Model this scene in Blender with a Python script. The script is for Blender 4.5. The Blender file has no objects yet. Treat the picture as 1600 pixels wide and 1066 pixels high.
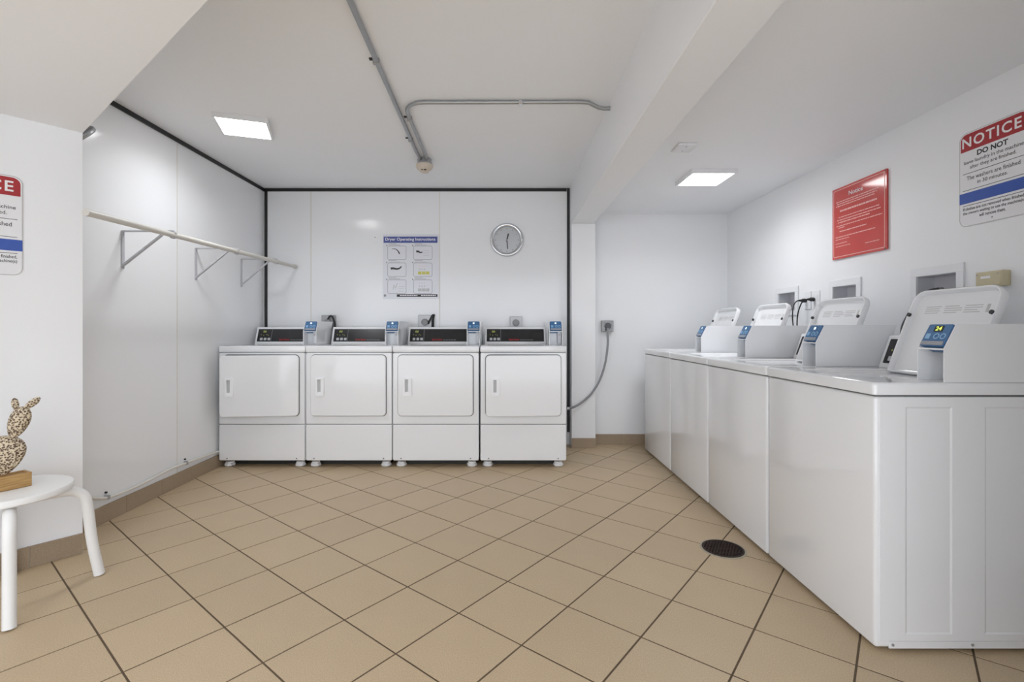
import bpy, bmesh, math, random
from mathutils import Vector, Matrix
random.seed(7)
PI = math.pi
scene = bpy.context.scene
C = scene.collection

# ------------------------------------------------------------------ camera, world, exposure
F, CX, CY, H = 765.0, 788.0, 512.0, 1.11          # focal length / principal point in pixels of the 1600x1066 frame, eye height
cam_d = bpy.data.cameras.new('camera')
cam = bpy.data.objects.new('camera', cam_d)
C.objects.link(cam)
cam_d.sensor_width = 36.0
cam_d.lens = F / 1600 * 36
cam_d.shift_x = (800 - CX) / 1600
cam_d.shift_y = (CY - 533) / 1600
cam_d.clip_start = 0.02
cam.location = (0, 0, H)
cam.rotation_euler = (PI / 2, 0, 0)
scene.camera = cam

WORLD = 2.3              # fill daylight through an open front made up behind the viewer
world = bpy.data.worlds.new('world')
scene.world = world
world.use_nodes = True
world.node_tree.nodes['Background'].inputs[0].default_value = (0.935, 0.985, 1.065, 1)
world.node_tree.nodes['Background'].inputs[1].default_value = WORLD

vs = scene.view_settings
vs.view_transform = 'Standard'
vs.look = 'None'
vs.gamma = 1.0
vs.use_curve_mapping = False
vs.exposure = 0.24
LAMP_W = [4.0, 4.4, 4.0, 8.0]     # output of the two ceiling panels in view, then two added ones
LAMP_COL = (0.955, 0.985, 1.035)

# ------------------------------------------------------------------ materials
def mat(name, col, rough=0.5, metal=0.0, spec=0.5, coat=0.0, noise=0.0, nscale=20.0, bump=0.0, bscale=60.0,
        emit=None, estr=0.0, objrand=0.0, trans=0.0):
    m = bpy.data.materials.new(name)
    m.use_nodes = True
    nt = m.node_tree
    b = nt.nodes['Principled BSDF']
    b.inputs['Base Color'].default_value = (*col, 1)
    b.inputs['Roughness'].default_value = rough
    b.inputs['Metallic'].default_value = metal
    b.inputs['Specular IOR Level'].default_value = spec
    b.inputs['Coat Weight'].default_value = coat
    b.inputs['Coat Roughness'].default_value = 0.08
    if trans:
        b.inputs['Transmission Weight'].default_value = trans
    tc = nt.nodes.new('ShaderNodeTexCoord')
    if noise or objrand:
        mix = nt.nodes.new('ShaderNodeMix'); mix.data_type = 'RGBA'
        mix.inputs[6].default_value = (*[c * (1 - noise) for c in col], 1)
        mix.inputs[7].default_value = (*[min(1, c * (1 + noise)) for c in col], 1)
        n = nt.nodes.new('ShaderNodeTexNoise'); n.inputs['Scale'].default_value = nscale
        n.inputs['Detail'].default_value = 4
        nt.links.new(tc.outputs['Object'], n.inputs['Vector'])
        nt.links.new(n.outputs['Fac'], mix.inputs[0])
        last = mix.outputs[2]
        if objrand:
            oi = nt.nodes.new('ShaderNodeObjectInfo')
            mr = nt.nodes.new('ShaderNodeMapRange')
            mr.inputs[3].default_value = 1 - objrand; mr.inputs[4].default_value = 1 + objrand
            nt.links.new(oi.outputs['Random'], mr.inputs[0])
            hs = nt.nodes.new('ShaderNodeHueSaturation')
            nt.links.new(mr.outputs[0], hs.inputs['Value'])
            nt.links.new(last, hs.inputs['Color'])
            last = hs.outputs[0]
        nt.links.new(last, b.inputs['Base Color'])
    if bump:
        n2 = nt.nodes.new('ShaderNodeTexNoise'); n2.inputs['Scale'].default_value = bscale
        n2.inputs['Detail'].default_value = 3
        bp = nt.nodes.new('ShaderNodeBump'); bp.inputs['Strength'].default_value = bump
        bp.inputs['Distance'].default_value = 0.01
        nt.links.new(tc.outputs['Object'], n2.inputs['Vector'])
        nt.links.new(n2.outputs['Fac'], bp.inputs['Height'])
        nt.links.new(bp.outputs[0], b.inputs['Normal'])
    if emit:
        b.inputs['Emission Color'].default_value = (*emit, 1)
        b.inputs['Emission Strength'].default_value = estr
    return m

M = {}
M['paint'] = mat('wall_paint', (0.895, 0.905, 0.92), 0.45, noise=0.012, nscale=3, bump=0.04, bscale=140)
M['ceil'] = mat('ceiling_paint', (0.93, 0.945, 0.968), 0.6, noise=0.012, nscale=3, bump=0.03, bscale=120)
M['frp'] = mat('glossy_wall_panel', (0.88, 0.89, 0.905), 0.13, noise=0.01, nscale=2, bump=0.035, bscale=5)
M['seam'] = mat('panel_seam_strip', (0.74, 0.72, 0.66), 0.4, noise=0.02, nscale=8)
M['black'] = mat('black_trim', (0.012, 0.012, 0.013), 0.45, noise=0.2, nscale=30)
M['grout'] = mat('brown_grout', (0.115, 0.08, 0.048), 0.9, noise=0.35, nscale=9)
M['app'] = mat('white_enamel', (0.865, 0.875, 0.89), 0.12, coat=0.5, noise=0.008, nscale=4, bump=0.012, bscale=3)
M['plastic'] = mat('white_plastic', (0.85, 0.86, 0.88), 0.35, noise=0.01, nscale=10)
M['hndl'] = mat('bright_white_plastic', (0.93, 0.935, 0.95), 0.3, noise=0.01, nscale=10)
M['stool'] = mat('white_stool_paint', (0.85, 0.85, 0.84), 0.4, noise=0.015, nscale=12)
M['gap_shade'] = mat('gap_shade_grey', (0.16, 0.16, 0.16), 0.6, noise=0.1, nscale=20)  # dark grey that paints the shade in gaps between machine panels
M['cpanel'] = mat('black_control_panel', (0.018, 0.018, 0.021), 0.22, noise=0.2, nscale=15)
M['cline'] = mat('grey_print_line', (0.25, 0.25, 0.26), 0.5, noise=0.05)
M['button'] = mat('grey_buttons', (0.52, 0.53, 0.54), 0.5, noise=0.03, nscale=40)
M['lcd'] = mat('lit_digits_green', (0.5, 0.6, 0.1), 0.5, emit=(0.72, 0.85, 0.12), estr=0.9, noise=0.02)
M['lcdd'] = mat('dim_lit_digits', (0.3, 0.34, 0.08), 0.5, emit=(0.62, 0.70, 0.16), estr=0.35, noise=0.02)
M['lcdw'] = mat('lit_digits_white', (0.7, 0.8, 0.8), 0.5, emit=(0.8, 0.95, 1.0), estr=0.7, noise=0.02)
M['blue'] = mat('blue_card_reader', (0.05, 0.15, 0.32), 0.35, noise=0.08, nscale=30)
M['blue2'] = mat('light_blue_icon', (0.25, 0.45, 0.68), 0.5, noise=0.05)
M['lip'] = mat('grey_reader_lip', (0.33, 0.34, 0.37), 0.4, noise=0.05)
M['red'] = mat('red_acrylic', (0.60, 0.065, 0.055), 0.1, coat=0.5, noise=0.03, nscale=6)
M['redtx'] = mat('red_print', (0.5, 0.02, 0.02), 0.5, noise=0.03)
M['pink'] = mat('pale_print_on_red', (0.9, 0.52, 0.47), 0.4, noise=0.03)
M['sgnw'] = mat('white_sign_face', (0.84, 0.84, 0.86), 0.3, noise=0.01)
M['sgnr'] = mat('dark_red_sign_band', (0.40, 0.024, 0.03), 0.35, noise=0.04)
M['sgnb'] = mat('blue_sign_band', (0.035, 0.095, 0.42), 0.35, noise=0.04)
M['ink'] = mat('black_ink', (0.03, 0.03, 0.033), 0.5, noise=0.1)
M['inkg'] = mat('grey_ink', (0.28, 0.28, 0.29), 0.5, noise=0.1)
M['txtw'] = mat('white_print', (0.88, 0.86, 0.87), 0.4, noise=0.01)
M['edge'] = mat('grey_outline', (0.52, 0.51, 0.50), 0.5, noise=0.04)
M['paper'] = mat('laminated_paper', (0.76, 0.77, 0.82), 0.2, noise=0.015, nscale=5)
M['navy'] = mat('poster_title_blue', (0.07, 0.10, 0.32), 0.3, noise=0.08, nscale=20)
M['yel'] = mat('poster_yellow', (0.62, 0.60, 0.12), 0.5, noise=0.1, nscale=60)
M['steel'] = mat('galvanised_steel', (0.42, 0.43, 0.44), 0.38, metal=0.75, noise=0.08, nscale=25)
M['steel2'] = mat('dull_steel_plate', (0.40, 0.40, 0.41), 0.4, metal=0.6, noise=0.06, nscale=30)
M['chrome'] = mat('chrome', (0.72, 0.73, 0.75), 0.12, metal=1.0, noise=0.02)
M['clockf'] = mat('silver_clock_face', (0.50, 0.51, 0.52), 0.35, metal=0.5, noise=0.02)
M['rubber'] = mat('black_rubber', (0.02, 0.02, 0.02), 0.55, noise=0.2)
M['darkg'] = mat('dark_grey_plastic', (0.10, 0.10, 0.11), 0.5, noise=0.1)
M['greyc'] = mat('grey_cable', (0.27, 0.275, 0.285), 0.45, noise=0.06, nscale=30)
M['cream'] = mat('cream_plastic', (0.66, 0.58, 0.48), 0.45, noise=0.02)
M['beige'] = mat('yellowed_beige_plastic', (0.62, 0.55, 0.36), 0.45, noise=0.06, nscale=30)
M['rod'] = mat('off_white_rod', (0.66, 0.64, 0.59), 0.4, noise=0.06, nscale=12)
M['brkt'] = mat('pale_grey_bracket', (0.52, 0.52, 0.55), 0.35, noise=0.02)
M['rust'] = mat('rusty_iron_grate', (0.035, 0.018, 0.014), 0.6, metal=0.4, noise=0.5, nscale=40, bump=0.2)
M['sump'] = mat('dark_sump', (0.006, 0.006, 0.006), 0.9, noise=0.2)
M['mortar'] = mat('pale_mortar_ring', (0.42, 0.38, 0.30), 0.7, noise=0.1, nscale=40)
M['diff'] = mat('lit_lamp_diffuser', (0.9, 0.9, 0.9), 0.5, emit=(1, 0.99, 0.98), estr=9.0, noise=0.005)
M['recess'] = mat('box_interior_grey', (0.62, 0.62, 0.65), 0.5, noise=0.03)

# floor tile: warm tan with a fine speckle, each tile a touch different
def tile_mat(name, col):
    m = mat(name, col, 0.42, noise=0.05, nscale=7, objrand=0.035)
    nt = m.node_tree; b = nt.nodes['Principled BSDF']
    tc = next(n for n in nt.nodes if n.type == 'TEX_COORD')
    n = nt.nodes.new('ShaderNodeTexNoise'); n.inputs['Scale'].default_value = 260; n.inputs['Detail'].default_value = 2
    cr = nt.nodes.new('ShaderNodeMapRange')
    cr.inputs[1].default_value = 0.35; cr.inputs[2].default_value = 0.65
    cr.inputs[3].default_value = 0.86; cr.inputs[4].default_value = 1.11
    nt.links.new(tc.outputs['Object'], n.inputs['Vector']); nt.links.new(n.outputs['Fac'], cr.inputs[0])
    hs = nt.nodes.new('ShaderNodeHueSaturation')
    src = b.inputs['Base Color'].links[0].from_socket
    nt.links.new(src, hs.inputs['Color']); nt.links.new(cr.outputs[0], hs.inputs['Value'])
    nt.links.new(hs.outputs[0], b.inputs['Base Color'])
    return m
M['tile'] = tile_mat('tan_floor_tile', (0.53, 0.405, 0.258))
M['btile'] = tile_mat('tan_base_tile', (0.36, 0.275, 0.19))

def wood_mat():
    m = mat('bamboo_wood', (0.42, 0.24, 0.08), 0.45)
    nt = m.node_tree; b = nt.nodes['Principled BSDF']
    tc = next(n for n in nt.nodes if n.type == 'TEX_COORD')
    mp = nt.nodes.new('ShaderNodeMapping'); mp.inputs['Scale'].default_value = (6, 90, 90)
    n = nt.nodes.new('ShaderNodeTexNoise'); n.inputs['Scale'].default_value = 1.5; n.inputs['Detail'].default_value = 5
    r = nt.nodes.new('ShaderNodeValToRGB')
    r.color_ramp.elements[0].color = (0.30, 0.155, 0.045, 1); r.color_ramp.elements[1].color = (0.55, 0.35, 0.14, 1)
    r.color_ramp.elements[0].position = 0.3; r.color_ramp.elements[1].position = 0.7
    nt.links.new(tc.outputs['Object'], mp.inputs[0]); nt.links.new(mp.outputs[0], n.inputs['Vector'])
    nt.links.new(n.outputs['Fac'], r.inputs[0]); nt.links.new(r.outputs[0], b.inputs['Base Color'])
    return m
M['wood'] = wood_mat()

def cactus_mat():
    m = mat('pitted_cream_ceramic', (0.6, 0.5, 0.36), 0.4)
    nt = m.node_tree; b = nt.nodes['Principled BSDF']
    tc = next(n for n in nt.nodes if n.type == 'TEX_COORD')
    v = nt.nodes.new('ShaderNodeTexVoronoi'); v.inputs['Scale'].default_value = 140
    r = nt.nodes.new('ShaderNodeValToRGB')
    r.color_ramp.elements[0].color = (0.085, 0.042, 0.02, 1); r.color_ramp.elements[1].color = (0.66, 0.56, 0.40, 1)
    r.color_ramp.elements[0].position = 0.36; r.color_ramp.elements[1].position = 0.62
    nt.links.new(tc.outputs['Object'], v.inputs['Vector']); nt.links.new(v.outputs['Distance'], r.inputs[0])
    nt.links.new(r.outputs[0], b.inputs['Base Color'])
    bp = nt.nodes.new('ShaderNodeBump'); bp.inputs['Strength'].default_value = 0.8; bp.inputs['Distance'].default_value = 0.004
    nt.links.new(v.outputs['Distance'], bp.inputs['Height']); nt.links.new(bp.outputs[0], b.inputs['Normal'])
    return m
M['cactus'] = cactus_mat()

# ------------------------------------------------------------------ mesh helpers
def rr(x0, x1, z0, z1, r, n=5):
    """rounded rectangle outline, counter-clockwise in (x, z); r may be one radius or (bl, br, tr, tl)"""
    if not isinstance(r, (tuple, list)): r = (r,) * 4
    out = []
    for (cx, cz, a0, q) in ((x0, z0, PI, r[0]), (x1, z0, 1.5 * PI, r[1]), (x1, z1, 0, r[2]), (x0, z1, PI / 2, r[3])):
        sx = 1 if cx == x0 else -1; sz = 1 if cz == z0 else -1
        for k in range(n + 1):
            a = a0 + PI / 2 * k / n
            out.append((cx + sx * q + q * math.cos(a), cz + sz * q + q * math.sin(a)))
    return out

class MB:
    def __init__(s): s.v = []; s.f = []
    def add(s, vs_, fs):
        o = len(s.v); s.v += [tuple(p) for p in vs_]; s.f += [tuple(i + o for i in f) for f in fs]; return s
    def box(s, x0, x1, y0, y1, z0, z1, r=0, seg=2):
        if r:
            bm = bmesh.new(); bmesh.ops.create_cube(bm, size=1)
            for v in bm.verts:
                v.co = Vector(((x0 + x1) / 2 + v.co.x * (x1 - x0), (y0 + y1) / 2 + v.co.y * (y1 - y0), (z0 + z1) / 2 + v.co.z * (z1 - z0)))
            bmesh.ops.bevel(bm, geom=list(bm.edges), offset=r, segments=seg, profile=0.5, affect='EDGES')
            bm.verts.index_update()
            s.add([v.co[:] for v in bm.verts], [[v.index for v in f.verts] for f in bm.faces]); bm.free(); return s
        return s.add([(x0, y0, z0), (x1, y0, z0), (x1, y1, z0), (x0, y1, z0), (x0, y0, z1), (x1, y0, z1), (x1, y1, z1), (x0, y1, z1)],
                     [(0, 3, 2, 1), (4, 5, 6, 7), (0, 1, 5, 4), (1, 2, 6, 5), (2, 3, 7, 6), (3, 0, 4, 7)])
    def loft(s, loops, cap0=True, cap1=True):
        n = len(loops[0]); vs_ = [p for l in loops for p in l]; fs = []
        for i in range(len(loops) - 1):
            for j in range(n):
                k = (j + 1) % n
                fs.append((i * n + j, i * n + k, (i + 1) * n + k, (i + 1) * n + j))
        if cap0: fs.append(tuple(range(n))[::-1])
        if cap1: fs.append(tuple((len(loops) - 1) * n + j for j in range(n)))
        return s.add(vs_, fs)
    def slab(s, x0, x1, z0, z1, r, y0, y1, b=0, n=5):
        """rounded-rectangle plate facing -y: front at y0, back at y1, front edge chamfered by b"""
        L = []
        if b: L.append([(x, y0, z) for x, z in rr(x0 + b, x1 - b, z0 + b, z1 - b, r if isinstance(r, tuple) else max(r - b, 0.0005), n)])
        L.append([(x, y0 + b, z) for x, z in rr(x0, x1, z0, z1, r, n)])
        L.append([(x, y1, z) for x, z in rr(x0, x1, z0, z1, r, n)])
        return s.loft(L)
    def frame(s, x0, x1, z0, z1, r, w, y0, y1, n=5):
        """rounded rectangular ring, w wide"""
        o = rr(x0, x1, z0, z1, r, n); i = rr(x0 + w, x1 - w, z0 + w, z1 - w, max(r - w, 0.0005), n)
        k = len(o); vs_ = [(x, y0, z) for x, z in o] + [(x, y0, z) for x, z in i] + [(x, y1, z) for x, z in o] + [(x, y1, z) for x, z in i]
        fs = []
        for j in range(k):
            q = (j + 1) % k
            fs += [(j, q, k + q, k + j), (k + j, k + q, 3 * k + q, 3 * k + j), (2 * k + j, 3 * k + j, 3 * k + q, 2 * k + q), (j, 2 * k + j, 2 * k + q, q)]
        return s.add(vs_, fs)
    def prism_x(s, poly, x0, x1):
        """polygon in (y, z) extruded along x"""
        return s.loft([[(x0, y, z) for y, z in poly], [(x1, y, z) for y, z in poly]])
    def prism_z(s, poly, z0, z1, b=0):
        L = [[(x, y, z0) for x, y in poly], [(x, y, z1 - b) for x, y in poly]]
        if b:
            n = len(poly); ins = []
            for i in range(n):
                p0, p1, p2 = Vector(poly[i - 1]), Vector(poly[i]), Vector(poly[(i + 1) % n])
                e1 = (p1 - p0).normalized(); e2 = (p2 - p1).normalized()
                n1 = Vector((-e1.y, e1.x)); n2 = Vector((-e2.y, e2.x))
                d = (n1 + n2); d = d / max(0.3, d.dot(n1)) if d.length > 1e-6 else n1
                ins.append(p1 + d * b)
            L.append([(p.x, p.y, z1) for p in ins])
        return s.loft(L)
    def lathe(s, prof, c=(0, 0, 0), axis='z', n=24):
        L = []
        for r, h in prof:
            l = []
            for k in range(n):
                a = 2 * PI * k / n; p, q = r * math.cos(a), r * math.sin(a)
                if axis == 'z': l.append((c[0] + p, c[1] + q, c[2] + h))
                elif axis == 'y': l.append((c[0] + p, c[1] + h, c[2] + q))
                else: l.append((c[0] + h, c[1] + p, c[2] + q))
            L.append(l)
        return s.loft(L)
    def tube(s, pts, r, n=10, smooth=0):
        P = [Vector(p) for p in pts]
        if smooth:
            Q = []
            for i in range(len(P) - 1):
                a, b, c_, d = P[max(i - 1, 0)], P[i], P[i + 1], P[min(i + 2, len(P) - 1)]
                for k in range(smooth):
                    t = k / smooth
                    Q.append(0.5 * ((2 * b) + (c_ - a) * t + (2 * a - 5 * b + 4 * c_ - d) * t * t + (3 * b - a - 3 * c_ + d) * t ** 3))
            P = Q + [P[-1]]
        rad = r if isinstance(r, (list, tuple)) else None
        L = []; up = None
        for i, p in enumerate(P):
            t = (P[min(i + 1, len(P) - 1)] - P[max(i - 1, 0)]).normalized()
            if up is None:
                up = t.orthogonal().normalized()
            up = (up - t * up.dot(t)).normalized()
            w = t.cross(up)
            f = i / (len(P) - 1)
            R = rad[0] + (rad[1] - rad[0]) * f if rad else r
            L.append([tuple(p + (up * math.cos(2 * PI * k / n) + w * math.sin(2 * PI * k / n)) * R) for k in range(n)])
        return s.loft(L)
    def xf(s, m):
        s.v = [tuple(m @ Vector(p)) for p in s.v]; return s
    def mesh(s, name, m, sharp=35):
        me = bpy.data.meshes.new(name)
        me.from_pydata(s.v, [], s.f); me.validate(); me.update()
        bm = bmesh.new(); bm.from_mesh(me); bmesh.ops.recalc_face_normals(bm, faces=list(bm.faces)); bm.to_mesh(me); bm.free()
        me.polygons.foreach_set('use_smooth', [True] * len(me.polygons))
        me.set_sharp_from_angle(angle=math.radians(sharp))
        me.materials.append(m if not isinstance(m, str) else M[m])
        return me
    def build(s, name, m, parent=None, sharp=35):
        o = bpy.data.objects.new(name, s.mesh(name, m, sharp)); C.objects.link(o)
        if parent: o.parent = parent
        return o

def link(name, me, parent=None):
    o = bpy.data.objects.new(name, me); C.objects.link(o)
    if parent: o.parent = parent
    return o
def thing(name, label, cat, loc=(0, 0, 0), rz=0, group=None):
    o = bpy.data.objects.new(name, None); C.objects.link(o)
    o.empty_display_size = 0.1
    o.location = loc; o.rotation_euler = (0, 0, rz); tag(o, label, cat, group); return o
def tag(o, label, cat, group=None):
    o['label'] = label; o['category'] = cat
    if group: o['group'] = group
    return o
def struct(o, label=None):
    o['kind'] = 'structure'
    if label: o['label'] = label
    return o

def text_mb(s, x0, x1, z0, z1, y=0.0, bold=0.0, thick=0.0004, space=1.0):
    """flat lettering fitted to the box x0..x1, z0..z1 in the plane facing -y at depth y"""
    cu = bpy.data.curves.new('lettering', 'FONT'); cu.body = s; cu.offset = bold; cu.space_character = space; cu.resolution_u = 3
    ob = bpy.data.objects.new('lettering', cu); C.objects.link(ob)
    dg = bpy.context.evaluated_depsgraph_get()
    me = bpy.data.meshes.new_from_object(ob.evaluated_get(dg))
    vs_ = [v.co.copy() for v in me.vertices]; fs = [tuple(p.vertices) for p in me.polygons]
    bpy.data.objects.remove(ob); bpy.data.curves.remove(cu); bpy.data.meshes.remove(me)
    ax0 = min(v.x for v in vs_); ax1 = max(v.x for v in vs_); ay0 = min(v.y for v in vs_); ay1 = max(v.y for v in vs_)
    mb = MB()
    mb.add([(x0 + (v.x - ax0) / (ax1 - ax0) * (x1 - x0), y - thick, z0 + (v.y - ay0) / (ay1 - ay0) * (z1 - z0)) for v in vs_], fs)
    return mb

def P(x, y, Y):
    """pixel of the photograph at distance Y -> point in the room"""
    return ((x - CX) * Y / F, Y, H - (y - CY) * Y / F)

# ------------------------------------------------------------------ room shell
XL, YB, ZC = -2.28, 4.64, 2.43        # left panel wall, back panel wall, main ceiling
XR, YF, ZR = 2.12, 4.655, 2.19        # right wall, far wall beside the column, right-hand ceiling
BX0, BX1, ZB = 0.62, 0.825, 2.07      # ceiling beam
YN, XN = -1.8, -3.4                   # behind the camera
DC = Vector((-2.08, 2.415)); DD = Vector((0.629, 0.777)); DN = Vector((0.777, -0.629))  # slanted wall: free end, run, room side

floor = struct(MB().box(XN - .12, XR + .12, YN - .12, YF + .12, -0.08, -0.0015).build('floor', 'grout'), 'tan square tiles laid diagonally with dark grout')
TA = Vector((0.23735, -0.19245)); TB = Vector((0.19245, 0.23735)); T0 = Vector((-0.177, 1.904))
ta = TA.normalized(); tb = TB.normalized(); TS = 0.30555; G = 0.0034
def tile_poly(u, v):
    o = T0 + ta * (u * TS) + tb * (v * TS)
    return [o + ta * G + tb * G, o + ta * (TS - G) + tb * G, o + ta * (TS - G) + tb * (TS - G), o + ta * G + tb * (TS - G)]
def clip(poly, nx, ny, d):
    out = []
    for i in range(len(poly)):
        a, b = poly[i - 1], poly[i]
        fa, fb = a.x * nx + a.y * ny - d, b.x * nx + b.y * ny - d
        if (fa >= 0) != (fb >= 0): out.append(a + (b - a) * (fa / (fa - fb)))
        if fb >= 0: out.append(b)
    return out
def area(p): return abs(sum(p[i - 1].x * p[i].y - p[i].x * p[i - 1].y for i in range(len(p)))) / 2
full_tile = None
rest = MB(); full_a = (TS - 2 * G) ** 2
for u in range(-18, 16):
    for v in range(-18, 16):
        p = tile_poly(u, v); c = (p[0] + p[2]) / 2
        if c.x < XN - .4 or c.x > XR + .3 or c.y < YN - .4 or c.y > YF + .3: continue
        if (c - DC).dot(DN) < -0.24 and c.y < 2.5: continue
        q = p
        if c.y > 2.0: q = clip(q, 1, 0, XL - 0.004)
        for (nx, ny, d) in ((1, 0, XN), (-1, 0, -XR), (0, 1, YN), (0, -1, -YF)):
            if q: q = clip(q, nx, ny, d)
        if len(q) < 3 or area(q) < 0.0006: continue
        a = [Vector((k.x, k.y)) for k in q]
        if c.y < 0.55:
            rest.prism_z([(k.x, k.y) for k in a], -0.0015, 0, 0.0006)
        elif abs(area(q) - full_a) < 1e-6:
            if full_tile is None:
                h = (TS - 2 * G) / 2
                full_tile = MB().prism_z([(-h, -h), (h, -h), (h, h), (-h, h)], -0.0015, 0, 0.0006).mesh('tile', 'tile')
            o = link('tile', full_tile, floor); o.location = (c.x, c.y, random.uniform(-.0003, .0003)); o.rotation_euler = (0, 0, math.atan2(ta.y, ta.x))
        else:
            MB().prism_z([(k.x, k.y) for k in a], -0.0015, 0, 0.0006).build('tile', 'tile', floor)
ro = rest.build('tile_field', 'tile', floor); ro['kind'] = 'stuff'

# walls
wall_left = struct(MB().box(XL - .12, XL - .004, 2.0, YB + .12, 0, ZC + .05).build('wall_left', 'paint'), 'glossy white panelled left wall')
wall_back = struct(MB().box(XL - .12, BX0 - .002, YB + .004, YB + .12, 0, ZC + .05).build('wall_back', 'paint'), 'glossy white panelled back wall')
def panel_on(wall, pts, name='panel'):
    (x0, x1, y0, y1, z0, z1) = pts
    return MB().box(x0, x1, y0, y1, z0, z1, 0.0012, 1).build(name, 'frp', wall)
SE = (-1.832, -0.613)
for a, b in ((XL + .001, SE[0] - .002), (SE[0] + .002, SE[1] - .002), (SE[1] + .002, BX0 - .003)):
    panel_on(wall_back, (a, b, YB, YB + .004, 0.10, ZC))
for x in SE: MB().box(x - .004, x + .004, YB - .0015, YB + .003, 0.10, ZC - .03).build('seam_strip', 'seam', wall_back)
LSE = 3.412
for a, b in ((2.18, LSE - .002), (LSE + .002, YB - .001)):
    panel_on(wall_left, (XL - .004, XL, a, b, 0.095, ZC))
MB().box(XL - .003, XL + .0015, LSE - .004, LSE + .004, 0.10, ZC - .03).build('seam_strip', 'seam', wall_left)
# dark screw holes left in the back panels
MB().lathe([(0.0045, -0.001), (0.0045, 0.003)], (P(586, 371, YB)[0], YB, P(586, 371, YB)[2]), 'y', 10).build('screw_hole', 'black', wall_back)

# black trim strips
struct(MB().box(XL + .0005, XL + .009, 2.2, YB - .0005, ZC - .03, ZC - .001).build('trim_1', 'black'), 'black strip along top of left wall')
struct(MB().box(XL + .010, BX0 - .03, YB - .009, YB - .0005, ZC - .03, ZC - .001).build('trim_2', 'black'), 'black strip along top of back wall')
struct(MB().box(XL + .010, XL + .036, YB - .009, YB - .0005, 0.12, ZC - .031).build('trim_3', 'black'), 'black strip in the wall corner')
struct(MB().box(BX0 - .027, BX0 - .004, YB - .009, YB - .0005, 0.12, ZC - .001).build('trim_4', 'black'), 'black strip at the end of the back wall beside column')

# right wall with the openings of the three recessed boxes
WBOX = [(2.252, 2.548), (2.903, 3.188), (3.523, 3.815)]       # y range of the face frames
WZ0, WZ1 = 1.20, 1.412
def wall_grid_x(x0, x1, ys, zs, holes):
    mb = MB()
    for i in range(len(ys) - 1):
        for k in range(len(zs) - 1):
            if (i, k) in holes: continue
            mb.box(x0, x1, ys[i], ys[i + 1], zs[k], zs[k + 1])
    return mb
ys = [YN, WBOX[0][0] + .036, WBOX[0][1] - .036, WBOX[1][0] + .036, WBOX[1][1] - .036, WBOX[2][0] + .036, WBOX[2][1] - .036, YF + .12]
struct(wall_grid_x(XR, XR + .12, ys, [0, WZ0 + .036, WZ1 - .042, ZR + .3], {(1, 1), (3, 1), (5, 1)}).build('wall_right', 'paint'), 'plain white painted wall behind the washers')
struct(MB().box(BX0, XR, YF, YF + .12, 0, ZC + .05).build('wall_far', 'paint'), 'plain white wall at the end of the washer row')
struct(MB().box(BX0, 0.84, 4.51, YF, 0, ZB, 0.003, 1).build('wall_column', 'paint'), 'white column beside the dryers')
# slanted wall at the left
def slab_wall(p, d, n, L, t, z0, z1):
    a = p; b = p - d * L; c = b - n * t; e = a - n * t
    return MB().prism_z([(a.x, a.y), (e.x, e.y), (c.x, c.y), (b.x, b.y)], z0, z1)
struct(slab_wall(DC, DD, DN, 2.1, 0.11, 0, ZB).build('wall_slant', 'paint'), 'slanted white wall behind the stool')
struct(MB().box(XN - .12, XN, YN, 0.95, 0, ZC).build('wall_side', 'paint'))
struct(MB().box(1.30, XR, 0.86, 0.98, 0, ZR).build('added_shade_wall', 'paint'))  # wall added out of view to darken the near washer's side
# ceilings, beam and the low soffit at the near left
struct(MB().box(XN - .12, BX0, YN - .12, YB + .12, ZC, ZC + .06).build('ceiling', 'ceil'), 'flat white main ceiling')
struct(MB().box(BX1, XR + .12, YN - .12, YF + .12, ZR, ZR + .06).build('ceiling_right', 'ceil'), 'lower white ceiling over the washers')
struct(MB().box(BX0, BX1, YN - .12, YF + .12, ZB, ZC + .06, 0.003, 1).build('ceiling_beam', 'paint'), 'white ceiling beam above the column')
sd = Vector((0.777, -0.629))
e1 = DC + DD * 0.0; e2 = DC + sd * ((BX0 - .002 - DC.x) / sd.x)
e0 = DC - sd * 0.10
far_l = DC - DD * 2.1 - DN * 0.11
struct(MB().prism_z([(e2.x, e2.y), (e0.x, e0.y), (XL - .3, 2.0), (XN, far_l.y + .05), (XN, YN), (BX0 - .002, YN)][::-1], ZB, ZC - .0005).build('ceiling_soffit', 'ceil'), 'lowered white ceiling at the near left')

# tile baseboards
def base_run(name, p, d, n, L, start=0.0, h=0.098, t=0.010, step=0.3055):
    """tiles of a baseboard along direction d from p, on the side n"""
    root = None; s_ = 0.0; first = True; pos = start if start else step
    while s_ < L - 0.004:
        e = min(pos, L)
        a = p + d * (s_ + .001); b = p + d * (e - .001)
        poly = [(a.x, a.y), (b.x, b.y), (b.x + n.x * t, b.y + n.y * t), (a.x + n.x * t, a.y + n.y * t)]
        if d.x * n.y - d.y * n.x < 0: poly = poly[::-1]
        if root is None:
            A = p; Bq = p + d * L
            pol = [(A.x, A.y), (Bq.x, Bq.y), (Bq.x + n.x * t * .6, Bq.y + n.y * t * .6), (A.x + n.x * t * .6, A.y + n.y * t * .6)]
            if d.x * n.y - d.y * n.x < 0: pol = pol[::-1]
            root = struct(MB().prism_z(pol, 0, h - .003).build(name, 'seam'))
        MB().prism_z(poly, 0.0005, h, 0.001).build('base_tile', 'btile', root)
        s_ = e; pos = e + step
    return root
base_run('baseboard_left', Vector((XL, 2.21)), Vector((0, 1)), Vector((1, 0)), YB - 2.21, 0.12)
base_run('baseboard_slant', DC + DN * .0005, -DD, DN, 2.05, 0.19)
base_run('baseboard_far', Vector((0.842, YF)), Vector((1, 0)), Vector((0, -1)), XR - .842, 0.29)
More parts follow.
